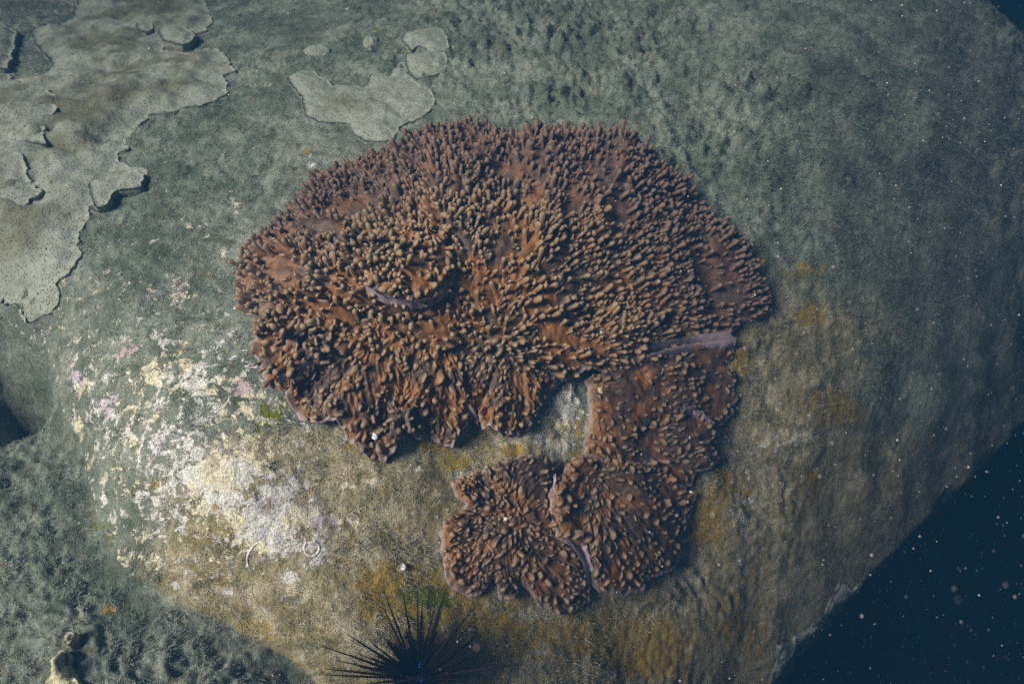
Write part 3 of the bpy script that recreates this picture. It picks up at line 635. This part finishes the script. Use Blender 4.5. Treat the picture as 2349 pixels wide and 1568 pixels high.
plate('plate', [(205, 440), (200, 415), (240, 400), (300, 385), (328, 395), (325, 425), (300, 430), (262, 432), (240, 470), (212, 474)], .006, t1, base=.012, seed=54, dome=.003, amp=.004)
plate('plate', [(308, 45), (325, 38), (345, 45), (348, 58), (330, 68), (310, 60)], .010, t1, base=.014, seed=55, dome=.006, amp=.002)
x, y, z = [float(a) for a in hit(20, 100)]
t2 = thing('plate_coral', (x, y, z), 'small bluish plate coral in the far corner beside the wide plate coral', 'coral', 'encrusting plate corals')
plate('plate', [(-150, 45), (0, 47), (28, 58), (30, 80), (20, 120), (8, 148), (-150, 145)], .024, t2, seed=56, dome=.006, amp=.004)
x, y, z = [float(a) for a in hit(850, 230)]
t3 = thing('plate_coral', (x, y, z), 'pale grey plate coral with hooked outline above the large leather coral', 'coral', 'encrusting plate corals')
plate('plate', zc([(75, 510), (150, 465), (270, 462), (290, 500), (350, 520), (362, 565), (440, 560), (520, 565), (610, 580), (630, 520), (660, 478), (720, 490), (810, 450), (830, 408), (890, 400), (915, 440), (930, 540), (1030, 590), (1072, 640), (1060, 710), (1000, 770), (925, 800), (855, 812), (830, 860), (780, 930), (690, 938), (590, 932), (530, 890), (490, 840), (430, 802), (360, 822), (270, 800), (185, 765), (205, 730), (150, 620)]), .008, t3, seed=57, dome=.006, amp=.005, step=.007, round_=.018)
plate('plate', zc([(885, 330), (940, 350), (1010, 322), (1080, 318), (1140, 325), (1162, 420), (1130, 468), (1060, 490), (985, 500), (940, 520), (890, 470), (870, 400)]), .014, t3, seed=58, dome=.004, amp=.003, step=.006)
plate('plate', zc([(848, 275), (862, 212), (930, 186), (1060, 172), (1130, 182), (1150, 250), (1168, 300), (1140, 338), (1010, 335), (1000, 305), (950, 290), (915, 330), (890, 300)]), .013, t3, seed=59, dome=.010, amp=.003, step=.006)

def mound(px, r, hgt, root, mat, seed, name='body', sq=1.0):
    x, y, z = [float(a) for a in hit(*px)]; n, m = 28, 14; V = []; F = []
    ph = np.linspace(0, 2*np.pi, n, endpoint=False)
    for i in range(m):
        a = (i+.3)/m*math.pi*.62
        rr = r*math.sin(a)*1.0; zz = hgt*math.cos(a)
        nx = 1+.16*gn(np.cos(ph)*1.6+seed, np.sin(ph)*1.6+i*.25, seed)+.07*gn(np.cos(ph)*5+seed, np.sin(ph)*5+i*.6, seed+1)
        V.append(np.stack([x+rr*nx*np.cos(ph)*sq, y+rr*nx*np.sin(ph), z+zz*nx*.9-.002+0*ph], -1))
    V = np.concatenate(V); id_ = np.arange(n*m).reshape(m, n); F = np.stack([id_[:-1], id_[1:], np.roll(id_, -1, 1)[1:], np.roll(id_, -1, 1)[:-1]], -1).reshape(-1, 4)
    V = np.vstack([V, [x, y, z+hgt*.92]]); F3 = np.stack([id_[0], np.roll(id_[0], -1), np.full(n, len(V)-1)], -1)
    return mesh_np(name, V, [F, F3], mat, attrs={'edge': np.zeros(len(V))}), (x, y, z)
me, l = mound((853, 100), .019, .022, None, M_plate, 4); t = thing('round_coral', l, 'small round pale coral knob left of the plate coral tip', 'coral'); add('head', me, t)
me, _ = mound((850, 117), .007, .010, None, M_plate, 5); add('bud', me, t)
me, l = mound((727, 118), .022, .012, None, M_plate, 6, 'coral_mound', 1.35); tag(link('coral_mound', me), 'low flattened pale coral mound on green turf near the top', 'coral')
x, y, z = [float(a) for a in hit(143, 1530)]
t = thing('coral_rubble', (x, y, z), 'jagged cream piece of dead coral on the lower rock at bottom left', 'rubble')
plate('chunk', [(105, 1600), (102, 1560), (112, 1545), (106, 1525), (116, 1512), (114, 1500), (124, 1500), (128, 1488), (137, 1496), (147, 1491), (141, 1508), (153, 1516), (149, 1530), (166, 1538), (160, 1550), (172, 1560), (166, 1600)], .014, t, M_cream, base=.010, seed=60, amp=.006, lump=.03, step=.004, round_=.008)
t = thing('coral_rubble', tuple(float(a) for a in hit(152, 1460)), 'short cream stub of dead coral just above the jagged piece', 'rubble')
plate('stub', [(140, 1475), (139, 1462), (143, 1445), (155, 1441), (165, 1446), (160, 1460), (152, 1475)], .018, t, M_cream, base=.010, seed=61, amp=.001, lump=.008, step=.003, round_=.006)

# encrusted ledge on the right edge of the boulder
def z5(l): return [((2600+a*1.0418)/1.7437, (1100+b*1.0418)/1.7437) for a, b in l]
t = thing('rock_ledge', tuple(float(a) for a in hit(1860, 1450)), 'jagged ledge with pale green and mauve crust along the drop-off', 'rock')
plate('upper_crust', z5([(735, 1175), (780, 1195), (750, 1270), (700, 1335), (640, 1380), (620, 1350), (680, 1290), (712, 1230)]), .03, t, M_ledge, seed=62, amp=.004, lump=.03, step=.005, round_=.012)
plate('lower_crust', z5([(630, 1345), (650, 1375), (600, 1425), (570, 1480), (520, 1560), (470, 1660), (420, 1660), (470, 1550), (500, 1460), (520, 1400), (570, 1370)]), .03, t, M_ledge, seed=63, amp=.004, lump=.03, step=.005, round_=.012)

# ------------------------------------------------------------------ sea urchin
ux, uy, uz = [float(a) for a in hit(958, 1556, .03)]
t = thing('sea_urchin', (ux, uy, uz-.03), 'black long-spined sea urchin at the bottom edge of the picture', 'sea urchin')
me, _ = mound((958, 1556), .001, .001, None, M_test, 1)
n, m = 36, 20; th = np.linspace(0, 2*np.pi, n, endpoint=False); V = []
for i in range(m):
    a = (i+.5)/m*math.pi; nx = 1+.07*np.cos(th*10)*math.sin(a)+.03*gn(np.cos(th)*3, np.sin(th)*3+i, 2)
    V.append(np.stack([ux+.034*math.sin(a)*nx*np.cos(th), uy+.034*math.sin(a)*nx*np.sin(th), uz+.024*math.cos(a)+0*th], -1))
V = np.concatenate(V); id_ = np.arange(n*m).reshape(m, n); F = np.stack([id_[:-1], id_[1:], np.roll(id_, -1, 1)[1:], np.roll(id_, -1, 1)[:-1]], -1).reshape(-1, 4)
V = np.vstack([V, [ux, uy, uz+.024], [ux, uy, uz-.024]]); F3 = np.vstack([np.stack([id_[0], np.roll(id_[0], -1), np.full(n, len(V)-2)], -1), np.stack([id_[-1], np.roll(id_[-1], -1), np.full(n, len(V)-1)], -1)])
add('test', mesh_np('test', V, [F, F3], M_test), t)
def cone_mesh(name, r, seg=5):
    V = [(r*k*math.cos(a*2*math.pi/seg), r*k*math.sin(a*2*math.pi/seg), z) for z, k in ((0, 1), (.55, .75), (.97, .22)) for a in range(seg)]+[(0, 0, 1)]
    F = [(i*seg+k, i*seg+(k+1) % seg, (i+1)*seg+(k+1) % seg, (i+1)*seg+k) for i in (0, 1) for k in range(seg)]; F3 = [(2*seg+k, 2*seg+(k+1) % seg, 3*seg) for k in range(seg)]
    return mesh_np(name, V, [F, F3], M_spine)
spm = cone_mesh('spine', 1.0)
rg = random.Random(5)
def spine(dirv, ln, rad, name='spine'):
    d = Vector(dirv).normalized(); o = bpy.data.objects.new(name, spm); C.objects.link(o); o.parent = t; o.matrix_parent_inverse = Matrix.Translation(-Vector(t.location))
    qd = d.to_track_quat('Z', 'Y'); o.matrix_basis = Matrix.Translation(Vector((ux, uy, uz))+d*.022)@qd.to_matrix().to_4x4()@Matrix.Diagonal((rad, rad, ln, 1)); return o
tips = [(708, 330, 1), (708, 480), (880, 365), (1008, 307), (1045, 420), (1050, 515), (1158, 450), (1260, 310), (1240, 335), (1222, 480), (1510, 453), (1535, 562), (1475, 695), (1562, 698), (1697, 703), (1612, 795), (1490, 890), (1840, 960), (1925, 968), (388, 705), (160, 806), (575, 757), (485, 874), (310, 936), (200, 1007), (178, 1060), (745, 570), (1355, 620), (1400, 650), (1210, 700), (720, 760), (580, 900), (1385, 1015), (1475, 1080), (620, 1130), (910, 700), (1420, 790), (500, 995)]
for i, tt in enumerate(tips):
    px, py = (1200+tt[0]*.4683)/1.7437, (2200+tt[1]*.4683)/1.7437
    dx, dy, dz = [float(a) for a in ray(px, py)]; D0 = Vector((dx, dy, dz)).normalized()
    cen = Vector((ux, uy, uz)); cv = Vector((0, 0, CAMZ)); dist = (cen-cv).dot(D0); near = cv+D0*dist
    off = (near-cen).length; tip = near-D0*rg.uniform(.1, .75)*off
    gz = float(rockH(tip.x, tip.y, False))+.006
    if tip.z < gz: tip = cv+D0*((gz-CAMZ)/D0.z)
    spine(tip-cen, (tip-cen).length-.022, rg.uniform(.0018, .0024))
for i in range(235):
    a = rg.uniform(0, 2*math.pi); e = math.asin(rg.uniform(-.05, 1)); ln = rg.uniform(.022, .085)
    d = (math.cos(a)*math.cos(e), math.sin(a)*math.cos(e), math.sin(e)); spine(d, ln, rg.uniform(.0011, .0016))
sm = bpy.data.meshes.new('spot')
import bmesh
def ico(name, r, sub, mat, sx=1, sy=1, sz=1):
    bm = bmesh.new(); bmesh.ops.create_icosphere(bm, subdivisions=sub, radius=r)
    for v in bm.verts: v.co = (v.co.x*sx, v.co.y*sy, v.co.z*sz)
    me = bpy.data.meshes.new(name); bm.to_mesh(me); bm.free(); me.materials.append(mat)
    for p in me.polygons: p.use_smooth = True
    return me
spot = ico('blue_spot', .0013, 1, M_blue)
for px, py in ((963, 1522), (962, 1528), (961, 1519), (966, 1515), (948, 1524), (974, 1545), (966, 1560), (985, 1552)):
    dx, dy, dz = [float(a) for a in ray(px, py)]; D0 = Vector((dx, dy, dz)).normalized(); cen = Vector((ux, uy, uz)); cv = Vector((0, 0, CAMZ))
    dd = (cen-cv).dot(D0); off = ((cv+D0*dd)-cen).length; p = cv+D0*(dd-math.sqrt(max(.0326**2-off*off, .0)))
    o = bpy.data.objects.new('blue_spot', spot); C.objects.link(o); o.parent = t; o.matrix_parent_inverse = Matrix.Translation(-Vector(t.location)); o.location = p

# ------------------------------------------------------------------ shells and scraps
def tube(name, pts, rad, mat, closed=False, seg=6):
    P = np.array(pts, float); n = len(P)
    tg = np.roll(P, -1, 0)-np.roll(P, 1, 0) if closed else np.gradient(P, axis=0); tg /= np.linalg.norm(tg, axis=1, keepdims=True)
    up = np.array([0, 0, 1.]); s_ = np.cross(tg, up); s_ /= np.linalg.norm(s_, axis=1, keepdims=True)+1e-9; u_ = np.cross(s_, tg)
    rad = np.broadcast_to(rad, n); a = np.linspace(0, 2*np.pi, seg, endpoint=False)
    V = P[:, None]+rad[:, None, None]*(np.cos(a)[None, :, None]*s_[:, None]+np.sin(a)[None, :, None]*u_[:, None])
    id_ = np.arange(n*seg).reshape(n, seg); nx = np.roll(id_, -1, 1); k = n if closed else n-1
    F = np.stack([id_, nx, np.roll(nx, -1, 0), np.roll(id_, -1, 0)], -1)[:k].reshape(-1, 4)
    return mesh_np(name, V.reshape(-1, 3), [F], mat)
def pxline(pts, lift): 
    a = np.array(pts, float); x, y, z = hit(a[:, 0], a[:, 1], lift); z = rockH(x, y)+lift; return np.stack([x, y, z], -1)
ring = [(715+17.5*math.cos(a)*(1-.18*max(0, math.cos(a+math.pi/2-.15))**6), 1257+17*math.sin(a)*(1-.28*max(0, -math.sin(a+.1))**8)) for a in np.linspace(0, 2*math.pi, 36, endpoint=False)]
tag(link('ring_shell', tube('ring_shell', pxline(ring, -.0002), .0015, M_shell, True)), 'heart shaped ring of white shell cemented to the rock', 'shell')
arc = [(592, 1243), (582, 1252), (573, 1264), (568, 1278), (568, 1290), (572, 1302), (577, 1312)]
tag(link('shell_fragment', tube('shell_fragment', pxline(arc, .0), [.0008, .0014, .0018, .0018, .0014, .001, .0005], M_shell)), 'curved sliver of mauve white shell beside the cream crust', 'shell')
tag(link('straw', tube('straw', pxline([(755, 708), (760, 699), (764, 691)], .085), [.0005, .0009, .0005], M_straw)), 'tiny pale straw stuck upright on the large leather coral', 'debris')
def chip(px, r, lift, label, mat=M_shell, name='shell_chip', cat='shell', sz=.4, surf=None):
    x, y, z = [float(a) for a in hit(px[0], px[1], lift)]
    me = ico(name, r, 2, mat, 1, 1.2, sz)
    for v in me.vertices:
        k = 1+.7*float(gn(v.co.x/r*1.9+px[0], v.co.y/r*1.9+v.co.z/r*2, 3)); v.co *= k*.72
    o = bpy.data.objects.new(name, me); C.objects.link(o); o.location = (x, y, z+.001); o.rotation_euler = (rg.uniform(-.3, .3), rg.uniform(-.3, .3), rg.uniform(0, 3)); tag(o, label, cat); return o
chip((861, 1000), .0060, .052, 'broken white shell flake lying on the lowest lobe of the large coral', sz=.35)
chip((925, 1300), .0065, .002, 'bright white shell chip on ochre rock above the urchin')
chip((1585, 1128), .004, .055, 'small cream shell bit caught on the right coral rim')
chip((1380, 763), .0045, .075, 'rounded cream pebble among the coral fingers right of centre', M_straw, 'pebble', 'pebble', .8)
chip((1377, 895), .007, .06, 'cream pebble lying on the curved right coral', M_straw, 'pebble', 'pebble', .7)
chip((1232, 905), .012, .004, 'magenta coralline crust in the shade beside the bare gap', M_pink, 'coralline_crust', 'crust', .5)
chip((1160, 1190), .004, .05, 'tiny white grit clump on the small notched coral', sz=.4)
# grit sparkle over the rock
ng = 2600; gu = RNG.uniform(-40, 2390, ng); gv = RNG.uniform(-40, 1600, ng); x, y, z = hit(gu, gv); kp = z > -.5; x, y = x[kp], y[kp]; z = rockH(x, y)+.0006
bm = bmesh.new(); bmesh.ops.create_icosphere(bm, subdivisions=1, radius=1); IV = np.array([v.co[:] for v in bm.verts]); IF = np.array([[v.index for v in f.verts] for f in bm.faces]); bm.free()
def scatter_ico(P, rad, name, mat, flat=1.0):
    k = len(P); sc_ = rad[:, None, None]*(1+.35*RNG.uniform(-1, 1, (k, 1, 3)))*np.array([1, 1, flat]); V = P[:, None]+IV[None]*sc_
    F = IF[None]+(np.arange(k)*len(IV))[:, None, None]; return mesh_np(name, V.reshape(-1, 3), [F.reshape(-1, 3)], mat)
gr = .00035+.0009*RNG.random(len(x))**5
tag(link('shell_grit', scatter_ico(np.stack([x, y, z], -1), gr, 'shell_grit', M_grit, .6)), 'tiny white shell grit sprinkled over rock', 'grit', kind='stuff')
# fine silt drifting in the water
nsn = 3800; fr = RNG.random(nsn); px_ = np.where(RNG.random(nsn) < .55, RNG.uniform(-60, 2410, nsn), 2400-1000*RNG.random(nsn)**1.6); py_ = RNG.uniform(-40, 1610, nsn)
dx, dy, dz = ray(px_, py_); hx, hy, hz = hit(px_, py_, .05); tmax = np.minimum((np.where(hz < -.5, -.6, hz)-CAMZ)/dz, 1.9); tt = tmax*(.24+.73*RNG.random(nsn)**.6)
P = np.stack([dx*tt, dy*tt, CAMZ+dz*tt], -1); rad = (.00024+.0012*RNG.random(nsn)**5)*tt
tag(link('floating_silt', scatter_ico(P, rad, 'floating_silt', M_snow)), 'pale silt specks drifting in the dark water', 'silt', kind='stuff')

# ------------------------------------------------------------------ the water itself, as haze
bm = bmesh.new(); bmesh.ops.create_cube(bm, size=1)
for v in bm.verts: v.co = (v.co.x*30, v.co.y*30, 1.15 if v.co.z > 0 else -5.8)
me = bpy.data.meshes.new('haze'); bm.to_mesh(me); bm.free()
m = bpy.data.materials.new('sea water'); m.use_nodes = True; nt = m.node_tree; nt.nodes.remove(nt.nodes['Principled BSDF'])
pv = nt.nodes.new('ShaderNodeVolumePrincipled'); pv.inputs['Color'].default_value = (.0050, .021, .044, 1); pv.inputs['Density'].default_value = .46; pv.inputs['Anisotropy'].default_value = 0
nt.links.new(pv.outputs[0], nt.nodes['Material Output'].inputs['Volume']); me.materials.append(m)
tag(link('haze', me), 'blue green sea water', kind='stuff')
